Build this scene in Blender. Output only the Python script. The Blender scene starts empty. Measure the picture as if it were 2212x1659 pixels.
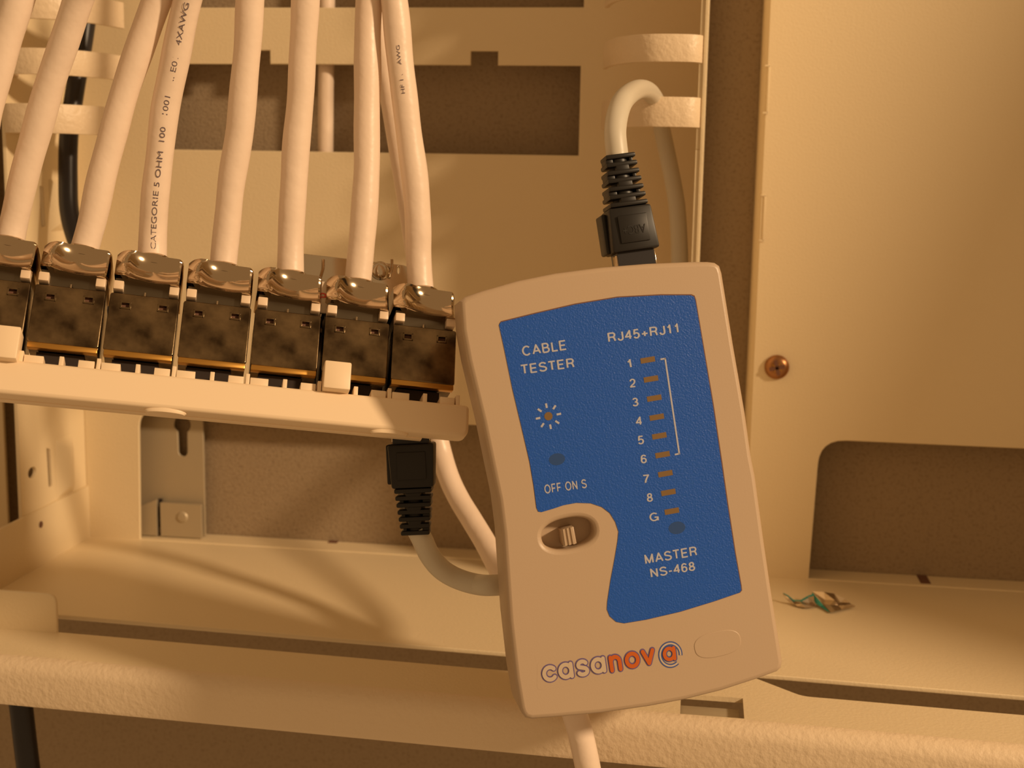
import bpy, bmesh, math, random
from mathutils import Vector, Matrix
random.seed(7)
C = bpy.context.scene.collection
# ------------------------------------------------------------------ camera, world, lamp, exposure
FPX, CX, CY = 2800.0, 1106.0, 829.5
RIGHT = Vector((0.98937371, 0.14435184, 0.01738433)).normalized()
FWD = Vector((-0.13991709, 0.97777907, -0.15611309))
FWD = (FWD - RIGHT * FWD.dot(RIGHT)).normalized()
UP = RIGHT.cross(FWD).normalized()
EYE = Vector((0.0, -0.42, 0.0))
cam = bpy.data.objects.new('camera', bpy.data.cameras.new('camera')); C.objects.link(cam)
mw = Matrix((RIGHT, UP, -FWD)).transposed().to_4x4(); mw.translation = EYE
cam.matrix_world = mw
cam.data.sensor_width = 36.0
cam.data.lens = 36.0 * FPX / 2212.0
cam.data.clip_start = 0.01; cam.data.clip_end = 20
cam.data.dof.use_dof = True
cam.data.dof.focus_distance = 0.292
cam.data.dof.aperture_fstop = 26
bpy.context.scene.camera = cam
sc = bpy.context.scene
sc.view_settings.view_transform = 'Standard'; sc.view_settings.look = 'None'
sc.view_settings.gamma = 1.0; sc.view_settings.use_curve_mapping = False
sc.view_settings.exposure = 0.0
# the dim room around the cabinet: warm light, darker towards the floor and behind the viewer
w = bpy.data.worlds.new('room'); sc.world = w; w.use_nodes = True
nt = w.node_tree; bg = nt.nodes['Background']
bg.inputs['Color'].default_value = (1.0, 0.60, 0.28, 1); bg.inputs['Strength'].default_value = 0.40
# incandescent lamp to the right of the open cabinet
LDIR = Vector((1.0, -0.54, 0.53)).normalized()
lamp = bpy.data.objects.new('lamp_bulb', bpy.data.lights.new('lamp_bulb', 'POINT')); C.objects.link(lamp)
lamp.location = Vector((0.0, -0.03, -0.02)) + LDIR * 1.3
lamp.data.energy = 62; lamp.data.color = (1.0, 0.71, 0.43); lamp.data.shadow_soft_size = 0.055

# ------------------------------------------------------------------ picture point -> place on a known plane
def ray(px, py): return RIGHT * ((px - CX) / FPX) + UP * ((CY - py) / FPX) + FWD
def P(px, py, d): return EYE + ray(px, py) * d
def atY(px, py, y): r = ray(px, py); return EYE + r * ((y - EYE.y) / r.y)
def atX(px, py, x): r = ray(px, py); return EYE + r * ((x - EYE.x) / r.x)
def atZ(px, py, z): r = ray(px, py); return EYE + r * ((z - EYE.z) / r.z)
def frame(o, x, z):
    z = z.normalized(); x = (x - z * x.dot(z)).normalized(); y = z.cross(x)
    m = Matrix((x, y, z)).transposed().to_4x4(); m.translation = o; return m
def on(F, px, py, h=0.0):
    """where the view ray through a point meets the plane z=h of frame F, in F's own coordinates"""
    inv = F.inverted(); o = inv @ EYE; d = inv.to_3x3() @ ray(px, py)
    p = o + d * ((h - o.z) / d.z); return Vector((p.x, p.y))
def FY(y): return Matrix(((1,0,0,0),(0,0,-1,y),(0,1,0,0),(0,0,0,1)))
def FX(x): return Matrix(((0,0,1,x),(1,0,0,0),(0,1,0,0),(0,0,0,1)))
def FZ(z): return Matrix.Translation((0,0,z))

# ------------------------------------------------------------------ materials
def mat(name, col, rough=0.5, metal=0.0, spec=0.5, bump=None, mottle=None, coat=0.0):
    m = bpy.data.materials.new(name); m.use_nodes = True
    n = m.node_tree; b = n.nodes['Principled BSDF']
    b.inputs['Base Color'].default_value = (*col, 1); b.inputs['Roughness'].default_value = rough
    b.inputs['Metallic'].default_value = metal; b.inputs['Specular IOR Level'].default_value = spec
    b.inputs['Coat Weight'].default_value = coat
    tc = n.nodes.new('ShaderNodeTexCoord')
    if bump:
        sc_, st, dist = bump
        t = n.nodes.new('ShaderNodeTexNoise'); t.inputs['Scale'].default_value = sc_; t.inputs['Detail'].default_value = 3
        n.links.new(tc.outputs['Object'], t.inputs['Vector'])
        bp = n.nodes.new('ShaderNodeBump'); bp.inputs['Strength'].default_value = st; bp.inputs['Distance'].default_value = dist
        n.links.new(t.outputs['Fac'], bp.inputs['Height']); n.links.new(bp.outputs['Normal'], b.inputs['Normal'])
    if mottle:
        col2, sc2, lo, hi = mottle
        t = n.nodes.new('ShaderNodeTexNoise'); t.inputs['Scale'].default_value = sc2; t.inputs['Detail'].default_value = 5
        n.links.new(tc.outputs['Object'], t.inputs['Vector'])
        r = n.nodes.new('ShaderNodeMapRange'); r.inputs['From Min'].default_value = lo; r.inputs['From Max'].default_value = hi
        n.links.new(t.outputs['Fac'], r.inputs['Value'])
        x = n.nodes.new('ShaderNodeMix'); x.data_type = 'RGBA'
        x.inputs['A'].default_value = (*col, 1); x.inputs['B'].default_value = (*col2, 1)
        n.links.new(r.outputs['Result'], x.inputs['Factor']); n.links.new(x.outputs['Result'], b.inputs['Base Color'])
    return m
PAINT = mat('cream_powder_coat', (0.80, 0.665, 0.44), 0.42, bump=(1100, 0.22, 0.0004))
PAINT2 = mat('cream_powder_coat_coarse', (0.80, 0.645, 0.45), 0.45, bump=(650, 0.45, 0.0006))
PLASTER = mat('grey_plaster', (0.36, 0.27, 0.17), 0.9, bump=(1500, 0.5, 0.0005), mottle=((0.24, 0.17, 0.10), 950, 0.50, 0.80))
ZINC = mat('dull_zinc', (0.50, 0.42, 0.29), 0.5, 0.35)
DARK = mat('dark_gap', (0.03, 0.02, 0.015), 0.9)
CABLE = mat('white_cable_jacket', (0.86, 0.70, 0.56), 0.38, bump=(160, 0.25, 0.0012))
CORDM = mat('grey_cord_jacket', (0.62, 0.57, 0.46), 0.4)
BLACK = mat('black_cable_jacket', (0.014, 0.012, 0.014), 0.35)
RUBBER = mat('black_plug_plastic', (0.014, 0.012, 0.010), 0.42, spec=0.35)
INK = mat('black_ink', (0.15, 0.11, 0.12), 0.6)
STEEL = mat('polished_steel', (0.62, 0.54, 0.42), 0.14, 1.0)
SHELL = mat('plated_jack_shell', (0.30, 0.215, 0.12), 0.22, 1.0, mottle=((0.075, 0.05, 0.028), 130, 0.34, 0.62), bump=(1400, 0.05, 0.0002))
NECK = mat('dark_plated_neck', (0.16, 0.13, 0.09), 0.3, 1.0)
CHROME = mat('bright_chrome', (0.52, 0.41, 0.28), 0.10, 1.0)
BRASS = mat('brass_rim', (0.62, 0.34, 0.08), 0.35, 1.0)
COPPER = mat('yellow_zinc_screw', (0.38, 0.19, 0.085), 0.34, 1.0)
PLASTIC = mat('ivory_panel_plastic', (0.88, 0.70, 0.48), 0.45)
STUD = mat('pale_stud', (0.80, 0.62, 0.44), 0.4)
CASE = mat('beige_case_plastic', (0.50, 0.375, 0.255), 0.42, bump=(2200, 0.06, 0.0002))
BLUE = mat('blue_overlay', (0.010, 0.092, 0.48), 0.40, spec=0.4, bump=(2600, 0.6, 0.0002), mottle=((0.016, 0.10, 0.44), 3200, 0.5, 0.75))
RECESS = mat('brown_recess_shade', (0.16, 0.07, 0.04), 0.7)  # dark brown for slits, holes and the painted shadow line round the label
PRINT = mat('pale_print', (0.44, 0.45, 0.52), 0.6)
LEDM = mat('amber_led_window', (0.20, 0.12, 0.045), 0.4)
SMUDGE = mat('dark_blue_mark', (0.012, 0.06, 0.22), 0.5)
ORANGE = mat('orange_ink', (0.55, 0.11, 0.006), 0.5)
VIOLET = mat('violet_ink', (0.14, 0.10, 0.26), 0.5)
NAVY = mat('blue_ink', (0.05, 0.09, 0.30), 0.5)
HOLLOW = mat('pale_logo_fill', (0.56, 0.45, 0.33), 0.5)
FOIL = mat('crumpled_foil', (0.62, 0.53, 0.41), 0.25, 1.0)
TEAL = mat('teal_foil_backing', (0.03, 0.30, 0.27), 0.35, 0.3)
REDINK = mat('red_ink', (0.55, 0.06, 0.03), 0.6)

# ------------------------------------------------------------------ mesh helpers
class MB:
    def __init__(s): s.bm = bmesh.new()
    def box(s, x0, x1, y0, y1, z0, z1, bev=0.0, M=None, seg=2):
        vs = [s.bm.verts.new((x, y, z)) for x in (x0, x1) for y in (y0, y1) for z in (z0, z1)]
        q = [(0,1,3,2),(4,6,7,5),(0,4,5,1),(2,3,7,6),(0,2,6,4),(1,5,7,3)]
        fs = [s.bm.faces.new([vs[i] for i in f]) for f in q]
        new = set(vs)
        if bev > 0:
            es = list({e for f in fs for e in f.edges})
            r = bmesh.ops.bevel(s.bm, geom=es, offset=bev, segments=seg, profile=0.5, affect='EDGES')
            new = set(r['verts']) | {v for v in vs if v.is_valid}
        if M is not None: bmesh.ops.transform(s.bm, matrix=M, verts=list(new))
        return s
    def hull(s, pts):
        vs = [s.bm.verts.new(p) for p in pts]
        bmesh.ops.convex_hull(s.bm, input=vs); return s
    def tube(s, pts, r, n=20, cap=True):
        rr = r if isinstance(r, (list, tuple)) else [r] * len(pts)
        t0 = (pts[1] - pts[0]).normalized()
        a = Vector((0, 0, 1)) if abs(t0.z) < .8 else Vector((1, 0, 0))
        u = (a - t0 * a.dot(t0)).normalized(); rings = []
        for i, p in enumerate(pts):
            t = (pts[min(i + 1, len(pts) - 1)] - pts[max(i - 1, 0)]).normalized()
            u = (u - t * u.dot(t)).normalized(); v = t.cross(u)
            rings.append([s.bm.verts.new(p + (u * math.cos(k * 2 * math.pi / n) + v * math.sin(k * 2 * math.pi / n)) * rr[i]) for k in range(n)])
        for A, B in zip(rings, rings[1:]):
            for k in range(n): s.bm.faces.new((A[k], A[(k + 1) % n], B[(k + 1) % n], B[k])).smooth = True
        if cap: s.bm.faces.new(rings[0][::-1]); s.bm.faces.new(rings[-1])
        return s
    def lathe(s, prof, n=28, M=None):
        """prof: (radius, z) pairs about the local z axis"""
        rings = []; M = M or Matrix.Identity(4)
        for r, z in prof:
            if r < 1e-7: rings.append([s.bm.verts.new(M @ Vector((0, 0, z)))])
            else: rings.append([s.bm.verts.new(M @ Vector((r * math.cos(k * 2 * math.pi / n), r * math.sin(k * 2 * math.pi / n), z))) for k in range(n)])
        for A, B in zip(rings, rings[1:]):
            for k in range(n):
                l = [A[k % len(A)], A[(k + 1) % len(A)], B[(k + 1) % len(B)], B[k % len(B)]]
                u = []
                for v in l:
                    if v not in u: u.append(v)
                if len(u) > 2: s.bm.faces.new(u).smooth = True
        return s
    def sweep(s, path, thick, z0, z1):
        """bent sheet strip: path in the xy plane, given thickness, from z0 to z1"""
        n = len(path); A = []; B = []
        for i, p in enumerate(path):
            p = Vector(p); t = (Vector(path[min(i + 1, n - 1)]) - Vector(path[max(i - 1, 0)])).normalized()
            q = Vector((-t.y, t.x)) * thick / 2; A.append(p + q); B.append(p - q)
        loop = A + B[::-1]
        lo = [s.bm.verts.new((p.x, p.y, z0)) for p in loop]; hi = [s.bm.verts.new((p.x, p.y, z1)) for p in loop]
        m = len(loop)
        for i in range(m):
            s.bm.faces.new((lo[i], lo[(i + 1) % m], hi[(i + 1) % m], hi[i]))
        for i in range(n - 1):
            s.bm.faces.new((lo[i], lo[m - 1 - i], lo[m - 2 - i], lo[i + 1]))
            s.bm.faces.new((hi[i], hi[i + 1], hi[m - 2 - i], hi[m - 1 - i]))
        return s
    def build(s, name, m, parent=None, M=None, bevel=0.0):
        bmesh.ops.recalc_face_normals(s.bm, faces=s.bm.faces[:])
        if bevel > 0:
            es = [e for e in s.bm.edges if len(e.link_faces) == 2 and e.calc_face_angle(0) > 0.7]
            bmesh.ops.bevel(s.bm, geom=es, offset=bevel, segments=2, profile=0.5, affect='EDGES', clamp_overlap=True)
        me = bpy.data.meshes.new(name); s.bm.to_mesh(me); s.bm.free()
        return link(name, me, m, parent, M)
def soften(me, ang=0.6):
    me.polygons.foreach_set('use_smooth', [True] * len(me.polygons))
    try: me.set_sharp_from_angle(angle=ang)
    except Exception: pass
def link(name, me, m, parent=None, M=None):
    if M is not None: me.transform(M)
    soften(me); me.materials.clear(); me.materials.append(m)
    o = bpy.data.objects.new(name, me); C.objects.link(o)
    if parent is not None:
        o.parent = parent
        if parent.type == 'EMPTY' and parent.get('_w'): o.matrix_parent_inverse = Matrix.Translation(-parent.location)
    return o
def curve_mesh(cu):
    o = bpy.data.objects.new('tmp', cu); C.objects.link(o)
    dg = bpy.context.evaluated_depsgraph_get(); dg.update()
    me = bpy.data.meshes.new_from_object(o.evaluated_get(dg))
    bpy.data.objects.remove(o); bpy.data.curves.remove(cu); return me
def sheet_mesh(loops, thick, bev=0.0, res=2):
    """flat sheet from closed 2-D loops (first the outline, then holes); front face at z=0, body below it"""
    cu = bpy.data.curves.new('tmp', 'CURVE'); cu.dimensions = '2D'; cu.fill_mode = 'BOTH'
    cu.extrude = max(thick / 2 - bev, 1e-5); cu.bevel_depth = bev; cu.bevel_resolution = res; cu.offset = -bev
    for L in loops:
        sp = cu.splines.new('POLY'); sp.points.add(len(L) - 1); sp.use_cyclic_u = True
        for p, q in zip(sp.points, L): p.co = (q[0], q[1], 0, 1)
    me = curve_mesh(cu); me.transform(Matrix.Translation((0, 0, -thick / 2))); return me
def sheet(name, loops, thick, bev, m, parent=None, M=None, lift=0.0):
    me = sheet_mesh(loops, thick, bev)
    if lift: me.transform(Matrix.Translation((0, 0, lift)))
    return link(name, me, m, parent, M)
def rnd(pts, r, n=6):
    """round the corners of a polygon; r: one radius or one per corner"""
    out = []; N = len(pts)
    for i, p in enumerate(pts):
        p = Vector(p[:2]); a = Vector(pts[i - 1][:2]); b = Vector(pts[(i + 1) % N][:2]); R = r[i] if isinstance(r, (list, tuple)) else r
        if R <= 0: out.append(p); continue
        da = (a - p).normalized(); db = (b - p).normalized(); ang = da.angle(db)
        t = min(R / math.tan(ang / 2), (a - p).length * .49, (b - p).length * .49)
        A = p + da * t; B = p + db * t
        for k in range(n + 1):
            s = k / n; out.append(A * (1 - s) ** 2 + p * 2 * s * (1 - s) + B * s * s)
    return out
def rect(x0, x1, y0, y1, r=0, n=6): return rnd([(x0, y0), (x1, y0), (x1, y1), (x0, y1)], r, n) if r else [(x0, y0), (x1, y0), (x1, y1), (x0, y1)]
def oval(cx, cy, a, b, ang=0, e=2.0, n=48):
    out = []
    for k in range(n):
        t = 2 * math.pi * k / n; c, s = math.cos(t), math.sin(t)
        x = a * math.copysign(abs(c) ** (2 / e), c); y = b * math.copysign(abs(s) ** (2 / e), s)
        out.append((cx + x * math.cos(ang) - y * math.sin(ang), cy + x * math.sin(ang) + y * math.cos(ang)))
    return out
def spline(pts, per=10):
    """Catmull-Rom through the points"""
    out = []; n = len(pts)
    for i in range(n - 1):
        p0 = pts[max(i - 1, 0)]; p1 = pts[i]; p2 = pts[i + 1]; p3 = pts[min(i + 2, n - 1)]
        for k in range(per):
            t = k / per
            out.append(0.5 * ((2 * p1) + (p2 - p0) * t + (2 * p0 - 5 * p1 + 4 * p2 - p3) * t * t + (3 * p1 - p0 - 3 * p2 + p3) * t ** 3))
    out.append(pts[-1].copy()); return out
def text_mesh(s, offset=0.0, extrude=0.0, spacing=1.0):
    cu = bpy.data.curves.new('tmp', 'FONT'); cu.body = s; cu.size = 1.0; cu.offset = offset; cu.extrude = extrude
    cu.space_character = spacing; cu.resolution_u = 4
    return curve_mesh(cu)
def arcp(cx, cy, rx, ry, a0, a1, n=14):
    return [(cx + rx * math.cos(math.radians(a0 + (a1 - a0) * k / n)), cy + ry * math.sin(math.radians(a0 + (a1 - a0) * k / n))) for k in range(n + 1)]
def glyph(ch):
    """centre lines of plain sans-serif characters, cap height 1, with the advance width"""
    l, h, m = .08, .92, .5
    if ch == 'A': return [[(.06, l), (.36, h), (.66, l)], [(.17, .34), (.55, .34)]], .72
    if ch == 'B': return [[(.1, l), (.1, h), (.36, h)] + arcp(.36, .72, .19, .2, 90, -90)[1:] + [(.1, .52)], [(.36, .52)] + arcp(.38, .30, .22, .22, 90, -90) + [(.1, l)]], .70
    if ch == 'C': return [arcp(.40, m, .32, .42, 42, 318, 24)], .78
    if ch == 'E': return [[(.58, l), (.1, l), (.1, h), (.58, h)], [(.1, .51), (.53, .51)]], .66
    if ch == 'F': return [[(.1, l), (.1, h), (.54, h)], [(.1, .49), (.49, .49)]], .60
    if ch == 'G': return [arcp(.42, m, .33, .42, 48, 345, 24) + [(.74, .46), (.45, .46)], [(.74, .46), (.74, .08)]], .84
    if ch == 'J': return [[(.42, h), (.42, .30)] + arcp(.24, .28, .18, .20, 0, -180)], .52
    if ch == 'L': return [[(.1, h), (.1, l), (.54, l)]], .58
    if ch == 'M': return [[(.1, l), (.1, h), (.41, .12), (.72, h), (.72, l)]], .84
    if ch == 'N': return [[(.1, l), (.1, h), (.60, l), (.60, h)]], .72
    if ch == 'O': return [arcp(.41, m, .33, .42, 0, 360, 30)], .82
    if ch == 'R': return [[(.1, l), (.1, h), (.40, h)] + arcp(.40, .71, .20, .21, 90, -90)[1:] + [(.1, .50)], [(.40, .50), (.52, .42), (.56, .28), (.60, l)]], .72
    if ch == 'S': return [arcp(.34, .71, .25, .21, 20, 215, 16) + arcp(.34, .29, .27, .21, 62, -160, 18)], .68
    if ch == 'T': return [[(.04, h), (.60, h)], [(.32, h), (.32, l)]], .64
    if ch == '1': return [[(.08, .70), (.20, .76), (.27, .92), (.27, l)]], .52
    if ch == '2': return [arcp(.28, .68, .20, .24, 170, -20, 14) + [(.40, .44), (.14, .20), (.07, l), (.50, l)]], .56
    if ch == '3': return [arcp(.27, .71, .18, .21, 160, -80, 12) + [(.24, .51)], [(.24, .51)] + arcp(.27, .29, .21, .21, 80, -160, 14)], .56
    if ch == '4': return [[(.40, l), (.40, h), (.04, .32), (.53, .32)]], .56
    if ch == '5': return [[(.47, h), (.15, h), (.10, .50)] + arcp(.27, .34, .21, .26, 130, -155, 16)], .56
    if ch == '6': return [arcp(.28, .33, .20, .25, 0, 360, 20), [(.08, .36), (.09, .62)] + arcp(.29, .68, .19, .24, 165, 25, 10)], .56
    if ch == '7': return [[(.05, h), (.50, h), (.36, .62), (.25, .34), (.20, l)]], .54
    if ch == '8': return [arcp(.28, .72, .17, .20, 0, 360, 18), arcp(.28, .29, .21, .21, 0, 360, 20)], .56
    if ch == '+': return [[(.06, .40), (.54, .40)], [(.30, .16), (.30, .64)]], .60
    if ch == '-': return [[(.04, .38), (.30, .38)]], .36
    if ch == 'c': return [arcp(.44, .5, .36, .36, 42, 318, 24)], .88
    if ch == 'a': return [arcp(.44, .5, .34, .36, 0, 360, 28), [(.79, .86), (.79, .14)]], 1.0
    if ch == 's': return [arcp(.40, .69, .25, .19, 25, 215, 14) + arcp(.40, .31, .27, .19, 60, -155, 16)], .84
    if ch == 'n': return [[(.18, .86), (.18, .10)], [(.18, .55)] + arcp(.46, .56, .28, .30, 170, 0, 14) + [(.74, .10)]], .96
    if ch == 'o': return [arcp(.50, .5, .36, .37, 0, 360, 28)], 1.0
    if ch == 'v': return [[(.14, .86), (.46, .14), (.78, .86)]], .92
    return [], .30
def stroke_text(s, wd, track=0.0, rnd_end=False, xscale=1.0):
    """flat lettering drawn with a round pen of width wd"""
    bm = bmesh.new(); x = 0.0; zc = [0.0]
    def disc(p):
        zc[0] += 2e-7
        c = [bm.verts.new((p[0] + wd / 2 * math.cos(k * math.pi / 6), p[1] + wd / 2 * math.sin(k * math.pi / 6), zc[0])) for k in range(12)]; bm.faces.new(c)
    for ch in s:
        lines, adv = glyph(ch)
        for L in lines:
            L = [Vector((x + p[0] * xscale, p[1])) for p in L]
            for k, (a, c) in enumerate(zip(L, L[1:])):
                zc[0] += 2e-7
                d = c - a
                if d.length < 1e-6: continue
                n = Vector((-d.y, d.x)).normalized() * wd / 2
                bm.faces.new([bm.verts.new((q.x, q.y, zc[0])) for q in (a - n, c - n, c + n, a + n)])
                if k > 0 or rnd_end: disc(a)
            if rnd_end: disc(L[-1])
        x += adv * xscale + track
    me = bpy.data.meshes.new('tmp'); bm.to_mesh(me); bm.free(); return me
def fit_text(me, a, b, cap, ref=0.0):
    """scale glyphs so that they run from point a to point b with the given height; stays flat in local xy"""
    xs = [v.co.x for v in me.vertices]; ys = [v.co.y for v in me.vertices]
    x0, x1 = min(xs), max(xs); y0, y1 = 0.0, (ref or max(ys))
    d = Vector(b) - Vector(a); ang = math.atan2(d.y, d.x)
    S = Matrix.Diagonal((d.length / (x1 - x0), cap / (y1 - y0), 1, 1))
    me.transform(Matrix.Translation((a[0], a[1], 0)) @ Matrix.Rotation(ang, 4, 'Z') @ S @ Matrix.Translation((-x0, 0, 0)))
    return me
# ------------------------------------------------------------------ things
def tag(o, label=None, cat=None, group=None, kind=None):
    if label: o['label'] = label
    if cat: o['category'] = cat
    if group: o['group'] = group
    if kind: o['kind'] = kind
    return o
def thing(name, M, label, cat, group=None, world=False):
    o = bpy.data.objects.new(name, None); C.objects.link(o); o.empty_display_size = 0.01
    o.matrix_world = M; o.matrix_basis = M
    if world: o['_w'] = 1
    return tag(o, label, cat, group)

# ================================================================== THE WALL BEHIND
SH = -0.128                                   # level of the tray
WY = 0.0125                                   # the plastered wall behind the cabinet
b = MB(); b.box(-0.6, 0.6, WY, WY + 0.02, -0.5, 0.45)
tag(b.build('wall_back', PLASTER), 'grey plaster wall seen through the cut-outs and below the tray', kind='structure')

# ================================================================== THE CABINET
cab = thing('network_cabinet', Matrix.Translation((-0.05, -0.05, -0.15)), 'cream powder-coated open steel network cabinet with cut-outs, fingers and bottom tray fixed to the wall', 'cabinet', world=True)
XL, XR = -0.2111, -0.0020                     # the two upright flanges
T = 0.0013
def c2(p): return (p.x, p.z)
# back plate with its cut-outs
zb = 0.0078; zt = 0.0358
n1 = (atY(524, 115, 0).x, atY(583, 115, 0).x); n2 = (atY(1017, 110, 0).x, atY(1076, 110, 0).x); zn = 0.0402
XA, XB = -0.1765, -0.0399
up_cut = [(XA, zb), (XB, zb), (XB, zt), (n2[1], zt), (n2[1], zn), (n2[0], zn), (n2[0], zt), (n1[1], zt), (n1[1], zn), (n1[0], zn), (n1[0], zt), (XA, zt)]
top_cut = rect(XA, XB + 0.0005, 0.0538, 0.0815)
low_cut = rnd([(-0.1917, SH + .0003), (-0.045, SH + .0003), (-0.045, -0.0815), (-0.1909, -0.0815)], [0, 0, 0, 0.0065])
zlow = SH - 0.002
sheet('back_plate', [[(XL, zlow), (XR, zlow), (XR, 0.13), (XL, 0.13)], up_cut, top_cut, low_cut], T, 0.0003, PAINT, cab, FY(0))
# plate right of the gap, its edge folded back to the wall
rc_l = (atY(1752, 1250, 0).x + atY(1762, 1020, 0).x) / 2
r_cut = rnd([(rc_l - .0006, SH + .0003), (0.16, SH + .0003), (0.16, -0.0812), (rc_l + .0006, -0.0812)], [0, 0, 0, 0.0085])
RX = 0.0172
rp = sheet('right_plate', [[(RX + .001, zlow), (0.40, zlow), (0.40, 0.13), (RX + .001, 0.13)], r_cut], T, 0.0003, PAINT, cab, FY(0))
arc = [(RX + .0024 - .0024 * math.sin(a), .0007 + .0024 - .0024 * math.cos(a)) for a in [i * math.pi / 2 / 8 for i in range(9)]]
MB().sweep([(RX + .004, .0007)] + arc + [(RX, 0.0118)], T, zlow, 0.13).build('folded_edge', PAINT, rp)
for (xa, ya, xb, yb) in ((1662, 142, 1656, 244), (1653, 422, 1647, 520)):
    p, q = atY(xa, ya, 0), atY(xb, yb, 0); l = MB(); h = .00035
    l.box(p.x - .0003, p.x + .0003, -h, .0002, q.z, p.z); l.box(p.x - .0014, p.x + .0003, -h, .0002, p.z - .0003, p.z + .0003); l.box(p.x - .0014, p.x + .0003, -h, .0002, q.z - .0003, q.z + .0003)
    l.build('lanced_tab', PAINT, rp, bevel=.00008)
# outer plate left of the left flange
b = MB(); b.box(-0.30, -0.2415, 0, T, zlow, 0.13); b.build('outer_plate', PAINT, cab)
# right upright flange with its cable fingers
fz = lambda py: atY(1450, py, -0.046).z
frs = [(fz(135), fz(75)), (fz(275), fz(210))]
pit = frs[0][0] - frs[1][0]
frs += [(frs[0][0] + pit * k, frs[0][1] + pit * k) for k in (1, 2, 3, 4)]
b = MB(); b.box(XR - .0006, XR + .0007, -0.044, T, zlow, frs[1][0] - .006); b.box(XR + .0006, XR + .0018, -0.0445, T, zlow + .03, 0.14)
b.box(XR - .0006, XR + .0007, -0.044, T, frs[1][0] - .006, 0.14)
fl_r = b.build('upright_flange', PAINT, cab, bevel=.0002)
def finger_path(s, x):
    pts = [(x, -.036), (x, -.0425), (x + s * .0006, -.0448), (x + s * .0022, -.0466), (x + s * .005, -.0475), (x + s * .0095, -.0480), (x + s * .0135, -.0476), (x + s * .0175, -.0456), (x + s * .0215, -.0415), (x + s * .025, -.0355), (x + s * .0272, -.0285), (x + s * .0285, -.022)]
    return [tuple(p) for p in spline([Vector(p) for p in pts], 3)]
def finger(s, x, z0, z1, par):
    b = MB(); b.sweep(finger_path(s, x), T, z0, z1)
    o = b.build('cable_finger', PAINT2, par, bevel=.0002); return o
for z0, z1 in frs: finger(-1, XR, z0, z1, fl_r)
# left upright flange: two slots in pressed bosses and a round hole
def cx(p): return (p.y, p.z)
s1 = [cx(atX(x, y, XL)) for x, y in ((86, 402), (94, 404), (98, 488), (90, 491))]
s2 = [cx(atX(x, y, XL)) for x, y in ((101, 968), (109, 971), (114, 1050), (106, 1053))]
hc = atX(70, 1021, XL)
fl_l = sheet('upright_flange', [[(-0.044, -0.1275), (0.001, -0.1275), (0.001, 0.14), (-0.044, 0.14)], s1, s2, oval(hc.y, hc.z, .0026, .0018)], T, 0.0002, PAINT, cab, FX(XL))
def boss(px0, px1, py0, py1):
    a, c = atX(px0, py0, XL), atX(px1, py1, XL); y0, y1 = sorted((a.y, c.y)); z0, z1 = sorted((a.z, c.z)); i = .0035
    b = MB(); h = .0022
    b.hull([(XL - .0002, y, z) for y in (y0, y1) for z in (z0, z1)] + [(XL + h, y, z) for y in (y0 + i * 1.6, y1 - i) for z in (z0 + i, z1 - i)])
    b.build('pressed_boss', PAINT, fl_l, bevel=.0006)
boss(103, 136, 384, 500); boss(118, 160, 950, 1062)
lz = lambda a, bb: (atX(20, bb, XL).z, atX(20, a, XL).z)
for a, bb in ((215, 279), (95, 152), (-28, 32), (-150, -88)):
    p0, p1 = atY(120, a + 9, -.047).z, atY(120, bb + 9, -.047).z
    o = finger(1, XL, p1, p0, fl_l)
# bottom tray: floor, left wall, lip with slot, tongue and square hole
yf = lambda x: -0.0845 - 0.040 * (x + 0.05)          # front edge of the tray floor
yb_ = lambda x: -0.0975 - 0.038 * (x + 0.05)         # back edge of the lip
_r = [atZ(x, y - 7, SH) for x, y in ((0, 1418), (316, 1444), (633, 1478), (1725, 1580), (2176, 1604))]
_mx = sum(p.x for p in _r) / 5; _my = sum(p.y for p in _r) / 5
_k = sum((p.x - _mx) * (p.y - _my) for p in _r) / sum((p.x - _mx) ** 2 for p in _r)
yl = lambda x: _my + _k * (x - _mx)                  # bend of the lip
A, Bx = -0.30, 0.40
tr = sheet('tray_floor', [[(A, yf(A)), (Bx, yf(Bx)), (Bx, WY - .0002), (A, WY - .0002)]], T, 0.00035, PAINT, cab, FZ(SH))
for px, py in ((725, 1166), (1995, 1252)):
    p = atZ(px, py, SH); MB().box(p.x - .0016, p.x + .0016, p.y - .0045, p.y + .0045, SH - .0003, SH + .0002).build('floor_slit', RECESS, tr)
hl = [atZ(1470, 1500, SH), atZ(1606, 1507, SH), atZ(1606, 1549, SH), atZ(1470, 1545, SH)]
hx0, hx1 = (hl[0].x + hl[3].x) / 2, (hl[1].x + hl[2].x) / 2; hy1, hy0 = (hl[0].y + hl[1].y) / 2, (hl[2].y + hl[3].y) / 2
xt0, xt1, xt2 = -0.040, atZ(1612, 1472, SH).x, atZ(1733, 1504, SH).x
lipo = [(A, yl(A)), (Bx, yl(Bx)), (Bx, yb_(Bx)), (xt2, yb_(xt2)), (xt1, yf(xt1) - .0012), (xt0 + .012, yf(xt0) - .0012), (xt0, yb_(xt0)), (A, yb_(A))]
lip = sheet('tray_lip', [rnd(lipo, [0, 0, 0, .006, .006, .006, .006, 0]), rect(hx0, hx1, hy0, hy1)], T, 0, PAINT, cab, FZ(SH))
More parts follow.
